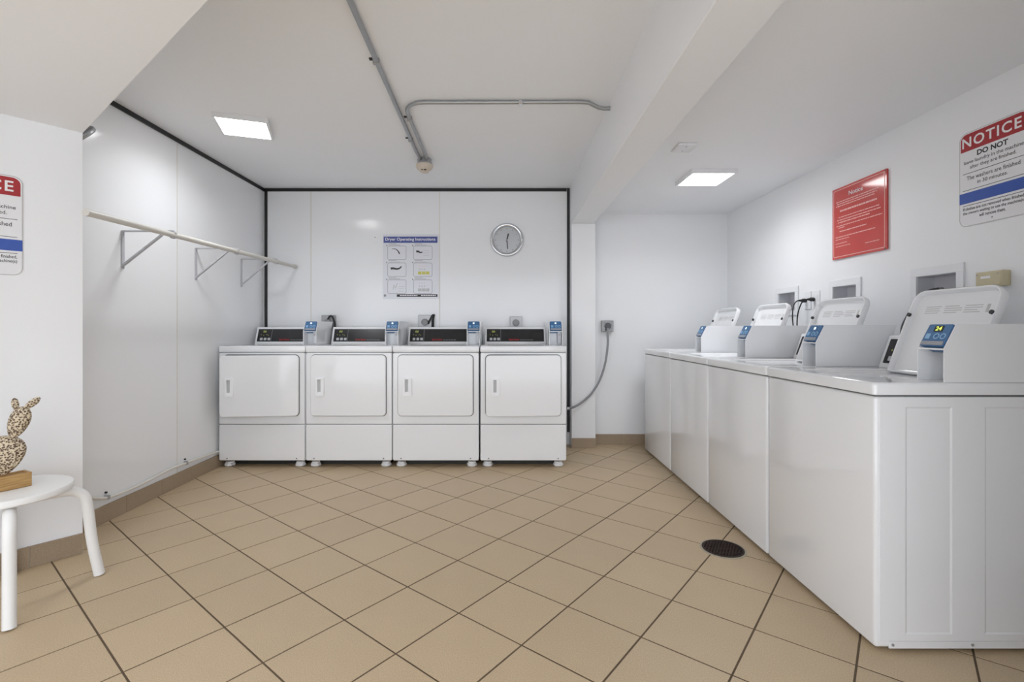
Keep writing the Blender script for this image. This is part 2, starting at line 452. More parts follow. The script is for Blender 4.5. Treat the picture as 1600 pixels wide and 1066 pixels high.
base_run('baseboard_column', Vector((BX0, 4.51)), Vector((1, 0)), Vector((0, -1)), 0.222, 0.222, h=0.092)
base_run('baseboard_right', Vector((XR, 1.2)), Vector((0, 1)), Vector((-1, 0)), YF - .012 - 1.2)

# ------------------------------------------------------------------ ceiling lamps
def lamp(label, x, y, z, rz, size, watt):
    t = thing('ceiling_light', label, 'ceiling light', (x, y, z), rz, 'square ceiling lights')
    h = size / 2
    fr = MB()
    for a, b, c, d in ((-h - .014, h + .014, -h - .014, -h), (-h - .014, h + .014, h, h + .014), (-h - .014, -h, -h, h), (h, h + .014, -h, h)):
        fr.box(a, b, c, d, -0.028, 0.0)
    fr.build('frame', 'plastic', t)
    MB().box(-h, h, -h, h, -0.024, -0.002).build('diffuser', 'diff', t)
    ld = bpy.data.lights.new('lamp_light', 'AREA'); ld.shape = 'SQUARE'; ld.size = size * .97
    ld.energy = watt; ld.spread = math.radians(150); ld.color = LAMP_COL
    lo = bpy.data.objects.new('lamp_light', ld); C.objects.link(lo); lo.parent = t; lo.location = (0, 0, -0.0265)
    return t
lamp('square white ceiling light set askew above the clothes rail', -1.69, 3.185, ZC, math.radians(19), 0.285, LAMP_W[0])
lamp('square white ceiling light on the low ceiling over the washers', 1.43, 3.485, ZR, 0, 0.285, LAMP_W[1])
lamp('added square ceiling light, out of view behind the stool', -1.75, -0.1, ZB, 0, 0.285, LAMP_W[2])  # made-up lamp, fills the near left with light
lamp('added square ceiling light, unseen behind the viewer', -0.35, -0.75, ZB, 0, 0.285, LAMP_W[3])  # made-up lamp, brightens the room from behind the camera

# ------------------------------------------------------------------ shared machine parts (front faces -y, x to the right, origin at floor)
def payment_box(t, ztop, lit='lcdw', digits=None):
    x0, x1, y0, w = 0.227, 0.339, 0.238, 0.005
    prof = [(y0, 0.0), (0.556, 0.0), (0.628, 0.2), (y0 + .043, 0.2), (y0, 0.116)]
    mb = MB()
    mb.prism_x([(y, z + ztop + .0005) for y, z in prof], x0, x0 + w)
    mb.prism_x([(y, z + ztop + .0005) for y, z in prof], x1 - w, x1)
    mb.box(x0 + w, x1 - w, y0 + .043, 0.626, ztop + .194, ztop + .2005)          # lid
    mb.box(x0 + w, x1 - w, y0 + .004, y0 + .11, ztop + .110, ztop + .116)        # shelf over the recess
    mb.box(x0 + w, x1 - w, y0 + .09, y0 + .11, ztop + .0005, ztop + .2)          # inner back
    mb.box(x0 + w, x1 - w, y0 + .11, 0.558, ztop + .0005, ztop + .19)
    pb = mb.build('payment_box', 'app', t)
    # tilted reader between the cheeks
    ang = math.atan2(0.043, 0.084)
    R = Matrix.Translation((0, y0 + .004, ztop + .122)) @ Matrix.Rotation(-ang, 4, 'X')
    xa, xb = x0 + .008, x1 - .008
    MB().slab(xa, xb, 0.0, 0.086, 0.006, -0.004, 0.05, 0.002, 3).xf(R).build('card_reader', 'blue', pb)
    MB().slab(xa + .004, xb - .004, 0.003, 0.018, 0.003, -0.0065, 0.0, 0.001, 2).xf(R).build('card_slot', 'lip', pb)
    ic = MB().slab(xa + .009, xa + .027, 0.028, 0.048, 0.002, -0.0052, -.003, 0, 2)
    for k, cx in enumerate((xa + .052, xa + .078)):
        pr = [(0.0115, -.0052), (0.0115, -.003), (0.0075, -.003), (0.0075, -.0052), (0.0115, -.0052)]
        n = 16
        L = [[(cx + r * math.cos(2 * PI * j / n), h, 0.038 + r * math.sin(2 * PI * j / n)) for j in range(n)] for r, h in pr]
        ic.loft(L, False, False)
    ic.xf(R).build('reader_icons', 'blue2', pb)['kind'] = 'stuff'
    MB().slab(xa + .030, xb - .030, 0.056, 0.079, 0.002, -0.0048, -.003, 0, 2).xf(R).build('display_window', 'cpanel' if digits else 'blue', pb)
    if digits:
        text_mb(digits, xa + .036, xb - .036, 0.060, 0.076, -0.005, 0.02).xf(R).build('display_digits', lit, pb)
    else:
        MB().slab(xa + .041, xb - .041, 0.060, 0.074, 0.003, -0.0056, -.0045, 0, 2).xf(R).build('display_digits', lit, pb)
    MB().box(x1 - w - .034, x1 - w - .004, y0 + .03, y0 + .089, ztop + .012, ztop + .108, .002, 1).build('vault_lock_plate', 'recess', pb)
    MB().lathe([(0.006, -.004), (0.006, .004)], (x1 - w - .019, y0 + .028, ztop + .085), 'y', 12).build('vault_lock', 'steel2', pb)
    return pb

def console(t, ztop):
    x0, x1 = -0.325, 0.221
    prof = [(0.520, 0.0005), (0.700, 0.0005), (0.700, 0.145), (0.692, 0.152), (0.579, 0.152), (0.573, 0.148)]
    co = MB().prism_x([(y, z + ztop) for y, z in prof], x0, x1).build('console', 'app', t)
    ang = math.atan2(0.053, 0.148)
    R = Matrix.Translation((0, 0.520, ztop)) @ Matrix.Rotation(-ang, 4, 'X')
    MB().slab(x0 + .016, x1 - .014, 0.022, 0.142, 0.004, -0.002, 0.002, 0.0008, 3).xf(R).build('control_panel', 'cpanel', co)
    xa = x0 + .016
    ln = MB().box(xa + .124, xa + .1265, -.0028, -.0018, 0.026, 0.136)
    ln.xf(R).build('divider_line', 'cline', co)
    for k in range(3):
        MB().slab(xa + .026 + k * .034, xa + .050 + k * .034, 0.034, 0.057, 0.003, -.0045, -.0015, .001, 2).xf(R).build('button', 'button', co)
    text_mb('00', xa + .046, xa + .074, 0.108, 0.126, -.0024, 0.0).xf(R).build('display_digits', 'lcdd', co)
    dots = MB()
    for k, (a, b) in enumerate(((.030, .083), (.052, .079), (.080, .084), (.094, .078))):
        dots.box(xa + a, xa + a + .003, -.003, -.0018, b, b + .007)
    dots.xf(R).build('indicator_lights', 'lcdd', co)['kind'] = 'stuff'
    text_mb('Speed Queen', xa + .200, xa + .292, 0.030, 0.050, -.0024, 0.02).xf(R).build('maker_name', 'redtx', co)
    pl = MB()
    for k in range(5): pl.box(xa + .300 + k * .024, xa + .320 + k * .024, -.003, -.0018, 0.036, 0.040)
    pl.xf(R).build('small_print', 'cline', co)['kind'] = 'stuff'
    return co

# ------------------------------------------------------------------ dryers
DT = 0.963
def dryer(label, cx, y, door_deg=0.0, dz=0.0):
    t = thing('dryer', label, 'dryer', (cx, y, 0), 0, 'dryers along the back wall')
    W = 0.341
    b = MB(); b.box(-W, W, 0, 0.70, 0.054, 0.911, 0.010, 3)
    b.build('body', 'app', t)
    tp = MB(); tp.box(-W - .001, W + .001, -0.004, 0.70, 0.914, DT, 0.007, 3); tp.build('top_panel', 'app', t)
    MB().box(-W + .006, W - .006, 0.003, 0.69, 0.9105, 0.9145).build('seam_gap', 'gap_shade', t)
    MB().slab(-W + .002, W - .002, 0.058, 0.341, 0.010, -0.0045, 0.01, 0.003, 4).build('lower_panel', 'app', t)
    MB().box(-W + .003, W - .003, -0.001, 0.005, 0.341, 0.3465).build('panel_gap', 'gap_shade', t)
    MB().slab(-W + .002, W - .002, 0.346, 0.909, 0.010, -0.0045, 0.01, 0.003, 4).build('front_panel', 'app', t)
    dx0, dx1, dz0, dz1 = -0.298, 0.296, 0.412, 0.892
    MB().slab(dx0 - .005, dx1 + .005, dz0 - .005, dz1 + .005, 0.035, -0.0055, 0.0, 0, 6).build('door_gap_shade', 'gap_shade', t)  # dark plate drawing the shaded gap round the door
    d = bpy.data.objects.new('door', MB().slab(dx0 - dx1, 0, dz0, dz1, 0.031, -0.018, -0.0005, 0.005, 6).mesh('door', 'app'))
    C.objects.link(d); d.parent = t; d.location = (dx1, -0.0055, 0); d.rotation_euler = (0, 0, math.radians(door_deg))
    hx = dx0 - dx1 + .046; hz = 0.573
    hb = MB().frame(hx, hx + .064, hz, hz + .142, 0.006, 0.013, -0.0275, -0.0175, 3)
    hb.box(hx + .038, hx + .055, -.025, -.0175, hz + .010, hz + .132)
    hb.box(hx + .010, hx + .055, -.024, -.0175, hz + .010, hz + .030)
    ho = hb.build('handle', 'hndl', d)
    MB().box(hx + .011, hx + .054, -.0187, -.0175, hz + .011, hz + .131).build('grip_shade_plate', 'button', d)  # grey plate standing in for the shade inside the grip
    for sx in (-1, 1):
        for yy in (0.055, 0.62):
            fo = MB().lathe([(0.034, 0.001), (0.041, 0.006), (0.041, 0.021), (0.033, 0.027), (0.033, 0.037), (0.026, 0.04)], (sx * 0.283, yy, 0), 'z', 8)
            f = fo.build('foot', 'plastic', t)
            MB().lathe([(0.009, 0.038), (0.009, 0.056)], (sx * 0.283, yy, 0), 'z', 10).build('foot_bolt', 'steel2', f)
        MB().lathe([(0.0045, -.0065), (0.0045, -.003)], (sx * 0.275, 0, 0.074), 'y', 10).build('screw', 'darkg', t)
    MB().box(-.31, .31, 0.10, 0.66, 0.004, 0.0545).build('under_shade_block', 'rubber', t)  # black block standing in for the shadow under the dryer
    console(t, DT); payment_box(t, DT)
    return t
SC = 765 / 3.88
for (xa, xb, lab, dg) in ((341.5, 477.5, 'white dryer in the corner by the left wall, its door standing ajar', 6.0),
                          (477.5, 613, 'white dryer second from the left, next to the corner dryer, door shut', 0),
                          (613, 749, 'white dryer third from the left, under the instruction poster, door shut', 0),
                          (749, 886.5, 'white dryer at the right end of the row, beside the column, under the clock', 3.5)):
    dryer(lab, ((xa + xb) / 2 - CX) / SC, 3.88, dg)

# ------------------------------------------------------------------ washers
WT = 0.922
def washer(label, cy, digits=None):
    t = thing('washing_machine', label, 'washing machine', (1.267, cy, 0), -PI / 2, 'top loading washers along the right wall')
    W = 0.3415
    MB().box(-W + .003, W - .003, 0.0, 0.70, 0.014, 0.874, 0.011, 3).build('body', 'app', t)
    MB().box(-W + .008, W - .010, 0.006, 0.69, 0.8735, 0.879).build('seam_gap', 'gap_shade', t)
    # side sheet with two long recessed fields
    yb = [0.016, 0.102, 0.262, 0.373, 0.533, 0.694]; zb = [0.040, 0.062, 0.839, 0.872]
    mb = MB(); X = W; dp = 0.0026; bw = 0.006
    for i in range(5):
        for k in range(3):
            a, b, c, d = yb[i], yb[i + 1], zb[k], zb[k + 1]
            if k == 1 and i in (1, 3):
                o = [(X, a, c), (X, b, c), (X, b, d), (X, a, d)]
                n = [(X - dp, a + bw, c + bw), (X - dp, b - bw, c + bw), (X - dp, b - bw, d - bw), (X - dp, a + bw, d - bw)]
                mb.add(o + n, [(0, 1, 5, 4), (1, 2, 6, 5), (2, 3, 7, 6), (3, 0, 4, 7), (4, 5, 6, 7)])
            else: mb.add([(X, a, c), (X, b, c), (X, b, d), (X, a, d)], [(0, 1, 2, 3)])
    z0, z1, y0, y1, xi = zb[0], zb[-1], yb[0], yb[-1], W - .0032
    mb.add([(X, y0, z0), (X, y1, z0), (X, y1, z1), (X, y0, z1), (xi, y0, z0), (xi, y1, z0), (xi, y1, z1), (xi, y0, z1)],
           [(0, 4, 5, 1), (1, 5, 6, 2), (2, 6, 7, 3), (3, 7, 4, 0), (4, 7, 6, 5)])
    mb.build('side_panel', 'app', t, sharp=8)
    ks = MB().box(W - .0035, W + .0005, 0.046, 0.694, 0.014, 0.038, .0008, 1).build('kick_strip', 'app', t)
    for yy in (0.058, 0.330, 0.62):
        MB().lathe([(0.0048, W + .0003), (0.0048, W + .0028), (0.003, W + .0034)], (0, yy, 0.027), 'x', 10).build('screw', 'steel2', ks)
    # top deck with its opening
    hx, ha, hb = 0.2085, 0.085, 0.497
    fr = MB()
    ro_ = rr(-W - .001, W + .001, -0.006, 0.70, (0.014, 0.014, 0.006, 0.006), 4)
    def deck_loop(z, ins): return [(x, y, z) for x, y in rr(-W - .001 + ins, W + .001 - ins, -0.006 + ins, 0.70 - ins, (0.014, 0.014, 0.006, 0.006), 4)]
    def hole_loop(z, ins=0): return [(x, y, z) for x, y in rr(-hx + ins, hx - ins, ha + ins, hb - ins, 0.05, 4)]
    fr.loft([hole_loop(0.880), deck_loop(0.880, 0.0), deck_loop(WT - .010, 0.0), deck_loop(WT - .004, 0.002), deck_loop(WT - .0005, 0.006), deck_loop(WT, 0.012),
             hole_loop(WT, -0.012), hole_loop(WT - .006, -0.006), hole_loop(WT - .007, 0.0), hole_loop(0.880)], False, False)
    fr.build('top_panel', 'app', t)
    tub = MB(); tub.loft([hole_loop(WT - .008, -.001), hole_loop(WT - .014, .006), hole_loop(WT - .016, .014)], False, False)
    tub.loft([[(x, y, z) for x, y in rr(-hx + .001, hx - .001, ha + .001, hb - .001, 0.05, 4)] for z in (WT - .030, WT - .0155)])
    tub.build('tub_mouth', 'app', t)
    # open lid leaning back
    wl, hl = 0.2000, 0.386
    ang = math.atan2(0.130, 0.343)
    R = Matrix.Translation((0, 0.480, WT - .017)) @ Matrix.Rotation(-ang, 4, 'X')
    rad = (0.012, 0.012, 0.055, 0.055)
    lid = MB()
    def lid_loop(y, ins, rd=rad): return [(x, y, z) for x, z in rr(-wl + ins, wl - ins, ins, hl - ins, tuple(max(q - ins, .004) for q in rd), 6)]
    lid.loft([lid_loop(0.006, .006), lid_loop(0.002, .001), lid_loop(-.006, 0), lid_loop(-.022, 0), lid_loop(-.026, .003), lid_loop(-.026, .009), lid_loop(-.022, .012), lid_loop(-.006, .017), lid_loop(-.004, .022)])
    lo = lid.xf(R).build('lid', 'app', t, sharp=40)
    for sx in (-1, 1):
        MB().lathe([(0.0085, -.031), (0.0085, -.022), (0.006, -.033)][:2], (sx * (wl - .013), 0, 0.271), 'y', 12).xf(R).build('bumper', 'rubber', lo)
    pr = MB(); rnd = random.Random(3)
    for blk, (a, b) in enumerate(((-0.135, -0.055), (-0.045, 0.035), (0.045, 0.125))):
        for r in range(4):
            e = b - rnd.uniform(0, .025)
            pr.box(a, e, -.0046, -.0038, 0.311 - r * .0095, 0.3145 - r * .0095)
    pr.xf(R).build('printed_instructions', 'edge', lo)['kind'] = 'stuff'
    MB().box(0.136, 0.148, -.0046, -.0038, 0.281, 0.315).xf(R).build('printed_mark', 'edge', lo)
    for sx in (-1, 1):
        MB().lathe([(0.006, -.012), (0.006, .012)], (sx * 0.17, 0.4905, WT - .012), 'x', 10).build('hinge', 'steel2', t)
    for sx in (-1, 1):
        for yy in (0.06, 0.63):
            MB().lathe([(0.020, 0.0005), (0.022, 0.008), (0.012, 0.016)], (sx * 0.28, yy, 0), 'z', 10).build('foot', 'rubber', t)
    console(t, WT); payment_box(t, WT, 'lcd' if digits else 'lcdw', digits)
    return t
for k, (lab, dig) in enumerate((('white top loading washer nearest the viewer, showing its whole side panel', '24'),
                                ('white top loading washer second nearest the viewer, its bottom edge by the floor drain', None),
                                ('white top loading washer third from the viewer', None),
                                ('white top loading washer at the far end of the row, by the far wall', None))):
    washer(lab, 1.67 + .3425 + .69 * k, dig)

# ------------------------------------------------------------------ recessed boxes, outlets and plumbing on the right wall
for k, (a, b) in enumerate(WBOX):
    lab = ('white recessed washer supply box above the near washer lid', 'white recessed supply box to the right of the two plugged outlets, middle of three', 'white recessed supply box farthest along the wall')[k]
    t = thing('supply_box', lab, 'wall box', (XR, (a + b) / 2, WZ0), -PI / 2, 'recessed supply boxes')
    w = (b - a) / 2; h = WZ1 - WZ0
    f = MB(); f.box(-w, w, -.009, -.0005, h - .043, h, .002, 1); f.box(-w, w, -.009, -.0005, 0, .037, .002, 1)
    f.box(-w, -w + .037, -.009, -.0005, .036, h - .042); f.box(w - .037, w, -.009, -.0005, .036, h - .042)
    f.build('frame', 'plastic', t)
    i = MB(); wi = w - .0365
    i.box(-wi, wi, .085, .088, .037, h - .043); i.box(-wi, -wi + .002, 0, .086, .037, h - .043); i.box(wi - .002, wi, 0, .086, .037, h - .043)
    i.box(-wi, wi, 0, .086, .0365, .0385); i.box(-wi, wi, 0, .086, h - .0445, h - .0425)
    i.build('recess', 'recess', t)
    for sx in (-1, 1):
        v = MB().lathe([(0.010, 0), (0.010, .03), (0.014, .031), (0.014, .04)], (sx * .05, .05, .039), 'z', 12).build('valve', 'steel2', t)
def outlet_r(label, yc, zc):
    t = thing('wall_outlet', label, 'outlet', (XR, yc, zc), -PI / 2, 'white outlets behind the washers')
    MB().slab(-.037, .037, -.062, .062, .006, -.007, -.0005, .002, 3).build('cover_plate', 'plastic', t)
    MB().slab(-.017, .017, -.034, .034, .004, -.0085, -.006, .001, 3).build('socket', 'plastic', t)
outlet_r('white wall outlet farther from the viewer, holding a black plug', 3.415, 1.30)
outlet_r('white wall outlet nearer the viewer, beside the middle supply box, holding a black plug', 3.322, 1.30)
def plug_r(label, yc, zc, dy, dx):
    t = thing('plugged_cord', label, 'power cord', (0, 0, 0), 0, 'black cords behind the washers')
    MB().lathe([(0.010, 0), (0.014, .006), (0.014, .024), (0.009, .032), (0.006, .05)], (0, 0, 0), 'x', 12).xf(Matrix.Translation((XR - .009, yc, zc)) @ Matrix.Rotation(PI, 4, 'Z')).build('plug', 'rubber', t)
    MB().tube([(XR - .05, yc, zc), (XR - .075, yc + dy * .1, zc - .005), (XR - .095 - dx, yc + dy * .5, zc - .04), (XR - .098 - dx, yc + dy, zc - .12), (XR - .085, yc + dy, zc - .25), (XR - .05, yc + dy, zc - .55)], .0042, 8, 5).build('cord', 'rubber', t)
plug_r('black plug and hanging cord in the farther outlet', 3.425, 1.299, .01, .0)
plug_r('black plug and hanging cord in the nearer outlet', 3.335, 1.302, .06, -.01)
t = thing('water_hose', 'dark grey water hose dropping from the near supply box', 'hose', group='hoses behind the near washer')
MB().tube([(XR + .05, 2.44, 1.300), (XR - .01, 2.44, 1.285), (XR - .055, 2.45, 1.225), (XR - .085, 2.47, 1.16), (XR - .095, 2.49, 1.08), (XR - .075, 2.5, .9), (XR - .06, 2.5, .7)], .011, 10, 5).build('hose', 'darkg', t)
MB().lathe([(0.015, 0), (0.015, .022)], (0, 0, 0), 'x', 8).xf(Matrix.Translation((XR + .04, 2.44, 1.297))).build('coupling', 'steel2', t)
# beige junction box above the near lid
t = thing('junction_box', 'yellowed beige junction box on the wall above the near washer lid', 'junction box', (XR, 2.104, 1.286), -PI / 2)
MB().box(-.058, .058, -.040, -.0005, 0, .066, .004, 2).build('housing', 'beige', t)
MB().slab(-.052, .052, .005, .061, .004, -.044, -.039, .002, 3).build('cover', 'beige', t)
MB().box(-.030, .012, -.0448, -.0435, .036, .046).build('sticker', 'txtw', t)
for sx in (-.045, .045): MB().lathe([(.003, -.0455), (.003, -.043)], (sx, 0, .053), 'y', 8).build('screw', 'steel2', t)

# ------------------------------------------------------------------ signs
def notice_sign(label, loc, rz, w=0.307, h=0.43):
    t = thing('notice_sign', label, 'sign', loc, rz, 'do not leave laundry signs')
    MB().slab(0, w, 0, h, 0.034, -.004, -.0006, .001, 6).build('board', 'sgnw', t)
    MB().frame(.0015, w - .0015, .0015, h - .0015, .033, .0022, -.0045, -.0038, 6).build('outline', 'edge', t)
    MB().slab(.008, w - .008, h * .80, h - .008, (.0006, .0006, .028, .028), -.0046, -.0035, 0, 6).build('red_band', 'sgnr', t)
    MB().slab(.0015, w - .0015, h * .247, h * .36, .0006, -.0046, -.0035, 0, 2).build('blue_band', 'sgnb', t)
    y = -.0048
    text_mb('NOTICE', .016, .276, h * .838, h * .946, y, .018, space=1.16).build('heading', 'txtw', t)
    def put(s_, f, z, zh, bold=0.0):
        text_mb(s_, w / 2 - f * .47 * w, w / 2 + f * .47 * w, h * z, h * (z + zh), -.0042, bold).build('text_line', 'ink', t)
    put('DO NOT', .47, .722, .056, .035)
    put('leave laundry in the machine', .90, .652, .048, .004)
    put('after they are finished.', .70, .594, .048, .004)
    put('The washers are finished', .81, .490, .042, .004)
    put('in 30 minutes.', .46, .430, .038, .004)
    put('If clothes are not removed when finished,', .93, .166, .038, .012)
    put('the owners waiting to use the machine(s)', .93, .119, .040, .012)
    put('will remove them.', .40, .078, .034, .012)
    for z in (.563, .385, .222): MB().box(w * .06, w * .94, -.0046, -.0038, h * z - .0011, h * z + .0011).build('rule_line', 'ink', t)
    for z in (.045,): MB().lathe([(.0035, -.0055), (.0035, -.004)], (w * .5, 0, h * z), 'y', 10).build('screw', 'steel2', t)
    return t
notice_sign('white notice sign with red and blue bands, high on the wall above the near washer', (XR, 2.277, 1.571), -PI / 2)
sp = DC - DD * 0.2117
ang_d = math.atan2(DD.y, DD.x)
sl = sp - DD * 0.307
notice_sign('white notice sign with red and blue bands on the slanted wall above the stool', (sl.x, sl.y, 1.347), ang_d, 0.307, 0.452)

t = thing('red_notice', 'red glossy notice board with pale lettering on the wall above the washers', 'sign', (XR, 3.146, 1.542), -PI / 2)
w, h = .447, .447
MB().slab(0, w, 0, h, .003, -.012, -.006, .001, 2).build('board', 'red', t)
MB().slab(.002, w - .002, .002, h - .002, .003, -.006, -.0005, 0, 2).build('backing', 'sgnr', t)
MB().frame(.012, w - .012, .012, h - .012, .004, .004, -.0128, -.0118, 3).build('border_line', 'pink', t)
text_mb('Notice', w * .335, w * .60, h * .845, h * .905, -.0125, .01).build('heading', 'txtw', t)
rnd = random.Random(5)
for (f0, f1, z, th) in ((.08, .88, .795, .005), (.10, .86, .765, .005), (.08, .80, .735, .005), (.16, .84, .655, .010), (.13, .88, .575, .005), (.10, .92, .537, .005),
                        (.12, .72, .502, .006), (.09, .93, .455, .005), (.13, .25, .428, .005), (.15, .66, .375, .006), (.07, .82, .300, .005), (.07, .34, .268, .004),
                        (.07, .30, .212, .004), (.07, .36, .170, .004), (.64, .88, .135, .004)):
    x = w * f0; b = MB()
    while x < w * f1 - .004:
        L = min(rnd.uniform(.010, .034), w * f1 - x)
        b.box(x, x + L, -.0127, -.0118, h * z, h * z + th); x += L + .004
    b.build('text_line', 'pink', t)['kind'] = 'stuff'
for x, z in ((w - .006, h - .008), (w - .012, .006)): MB().lathe([(.004, -.0145), (.004, -.0115)], (x, 0, z), 'y', 10).build('screw', 'darkg', t)

# dryer poster on the back wall
t = thing('instruction_poster', 'laminated poster with dryer operating instructions on the back wall', 'poster', (-1.148, YB - .002, 1.383), 0)
w, h = .531, .610
MB().slab(0, w, 0, h, .004, -.0022, -.0002, 0, 2).build('sheet', 'paper', t)
MB().box(.005, w - .016, -.003, -.002, h * .868, h * .965).build('title_band', 'navy', t)
text_mb('Dryer Operating Instructions', .022, w - .036, h * .888, h * .948, -.0031, .012).build('title', 'txtw', t)
MB().box(.130, w - .016, -.003, -.002, h * .030, h * .068).build('footer_band', 'ink', t)
ft = MB()
for a, b_ in ((.16, .325), (.36, .50)):
    x = a
    while x < b_: ft.box(x, min(x + .018, b_), -.0036, -.0029, h * .043, h * .057); x += .022
ft.build('footer_print', 'txtw', t)['kind'] = 'stuff'
MB().lathe([(.012, -.003), (.012, -.002)], (.018, 0, h * .05), 'y', 14).build('round_logo', 'inkg', t)
fr = MB(); cap = MB(); drw = MB(); num = MB()
for c, x0 in enumerate((.042, .288)):
    for r in range(3):
        z1 = h * (.822 - r * .263)
        MB().frame(x0, x0 + .178, z1 - .132, z1, .016, .0032, -.003, -.0018, 4).build('picture_frame', 'inkg', t)
        cap.box(x0 + .010, x0 + .085, -.003, -.0018, z1 + .018, z1 + .0215); cap.box(x0 + .012, x0 + .12, -.003, -.0018, z1 + .006, z1 + .0095)
        num.box(x0 - .012, x0 - .002, -.003, -.0018, z1 - .004, z1 + .010)
cap.build('captions', 'inkg', t)['kind'] = 'stuff'; num.build('step_numbers', 'inkg', t)['kind'] = 'stuff'
def pt(c, r, u, v): return ((.042, .288)[c] + .178 * u, -.003, h * (.822 - r * .263) - .132 * (1 - v))
drw.tube([pt(0, 0, .22, .78), pt(0, 0, .42, .77), pt(0, 0, .56, .62), pt(0, 0, .64, .42)], [.002, .006], 6, 4)
drw.tube([pt(1, 0, .15, .58), pt(1, 0, .24, .60), pt(1, 0, .36, .52), pt(1, 0, .48, .55)], [.011, .004], 6, 4)
drw.tube([pt(0, 1, .17, .58), pt(0, 1, .30, .60), pt(0, 1, .50, .55), pt(0, 1, .66, .62), pt(0, 1, .74, .74)], [.011, .005], 6, 4)
drw.v = [(x, -.003 + (y + .003) * .15, z) for x, y, z in drw.v]
drw.build('black_drawings', 'ink', t)['kind'] = 'stuff'
ye = MB(); gy = MB(); rd = MB()
for r in (1, 2):
    for k in range(3):
        p_ = pt(1, r, .24 + .21 * k, .16); (ye if r == 1 else gy).box(p_[0], p_[0] + .033, -.003, -.0019, p_[2], p_[2] + .028)
        q_ = pt(1, r, .30 + .13 * k, .48); gy.box(q_[0], q_[0] + .009, -.003, -.0019, q_[2], q_[2] + .014)
        q_ = pt(1, r, .30 + .13 * k, .72); (rd if r == 1 else gy).box(q_[0], q_[0] + .006, -.003, -.0019, q_[2], q_[2] + .010)
for (u, v, a, c2) in ((.58, .50, .06, .004), (.58, .36, .055, .003), (.58, .16, .05, .003)):
    p_ = pt(0, 2, u, v); gy.box(p_[0], p_[0] + a, -.003, -.0019, p_[2], p_[2] + c2)
for k in range(3):
    p_ = pt(1, 0, .52, .66 - k * .18); gy.box(p_[0], p_[0] + .055, -.003, -.0019, p_[2], p_[2] + .003)
gy.tube([pt(0, 2, .30, .30), pt(0, 2, .34, .62), pt(0, 2, .42, .40), pt(0, 2, .52, .75)], .0025, 5, 4)
ye.build('yellow_buttons', 'yel', t)['kind'] = 'stuff'; gy.build('grey_drawings', 'button', t)['kind'] = 'stuff'; rd.build('red_marks', 'pink', t)['kind'] = 'stuff'

# clock
cp = P(792, 375.5, YB)
t = thing('wall_clock', 'round silver wall clock with a chrome rim on the back wall', 'clock', (cp[0], YB, cp[2]), 0)
rim = MB(); n = 48
pr = [(.158, -.0005), (.160, -.018), (.152, -.032), (.140, -.034), (.128, -.026), (.122, -.016), (.122, -.0005)]
rim.loft([[(r * math.cos(2 * PI * k / n), y, r * math.sin(2 * PI * k / n)) for k in range(n)] for r, y in pr], False, False)
rim.build('rim', 'chrome', t, 60)
MB().lathe([(.123, -.012), (.123, -.001)], (0, 0, 0), 'y', 48).build('face', 'clockf', t)
sub = MB(); 
for r0, r1 in ((.060, .057), (.1, .099)):
    sub.loft([[(r * math.cos(2 * PI * k / n), y, r * math.sin(2 * PI * k / n)) for k in range(n)] for r, y in ((r0, -.0125), (r1, -.0125))], False, False)
sub.build('dial_rings', 'button', t)
tk = MB()
for k in range(12):
    m_ = Matrix.Rotation(2 * PI * k / 12, 4, 'Y'); q = MB().box(-.0035, .0035, -.0132, -.012, .101, .113); tk.add([tuple(m_ @ Vector(v)) for v in q.v], q.f)
tk.build('hour_marks', 'inkg', t)['kind'] = 'stuff'
for nm, L, wd, a in (('hour_hand', .062, .006, 14), ('minute_hand', .085, .0045, 176)):
    m_ = Matrix.Rotation(math.radians(a), 4, 'Y'); q = MB().box(-wd, wd, -.016, -.0145, -.015, L); q.v = [tuple(m_ @ Vector(v)) for v in q.v]; q.build(nm, 'ink', t)
MB().lathe([(.009, -.018), (.009, -.012)], (0, 0, 0), 'y', 14).build('centre_cap', 'inkg', t)

# ------------------------------------------------------------------ outlets behind the dryers, outlet on the far wall
def dryer_outlet(label, px, py, size, y, tilt=0.0, cord=None):
    p = P(px, py, y)
    t = thing('metal_outlet', label, 'outlet', (p[0], y, p[2]), 0, 'metal outlets')
    s = size / 2
    m_ = Matrix.Rotation(tilt, 4, 'Y')
    MB().slab(-s, s, -s, s, .004, -.042, -.0005, .003, 3).xf(m_).build('box', 'steel2', t)
    MB().lathe([(.026, -.046), (.026, -.041)], (0, 0, -.004), 'y', 20).xf(m_).build('socket', 'darkg', t)
    MB().lathe([(.020, -.078), (.031, -.072), (.033, -.050), (.030, -.045)], (0, 0, -.004), 'y', 20).build('plug', 'greyc', t)
    if cord:
        MB().tube([tuple(c) for c in cord], .009, 8, 5).build('cord', 'rubber', t)
    return t
dryer_outlet('metal outlet with black cord on the back wall, behind the second dryer from the left', 515, 503, .125, YB - .0005, 0, [(.0, -.065, .01), (.03, -.075, .052), (.055, -.075, .04), (.075, -.07, -.03), (.08, -.06, -.15)])
dryer_outlet('metal outlet with a black clip on the back wall, under the poster', 665, 503, .125, YB - .0005, 0, [(.03, -.055, -.02), (.06, -.06, .035), (.075, -.055, .062), (.085, -.03, .06), (.075, -.02, .02), (.07, -.02, -.15)])
dryer_outlet('bare square metal outlet on the back wall, under the clock', 806, 504, .112, YB - .0005)
po = P(948, 510, YF)
t = thing('metal_outlet', 'metal outlet with a round grey plug on the far wall beside the column', 'outlet', (po[0], YF - .0005, po[2]), 0, 'metal outlets')
MB().slab(-.055, .055, -.055, .055, .003, -.045, -.0005, .003, 3).build('box', 'steel2', t)
MB().slab(-.043, .043, -.043, .043, .003, -.048, -.044, .002, 3).build('cover_plate', 'chrome', t)
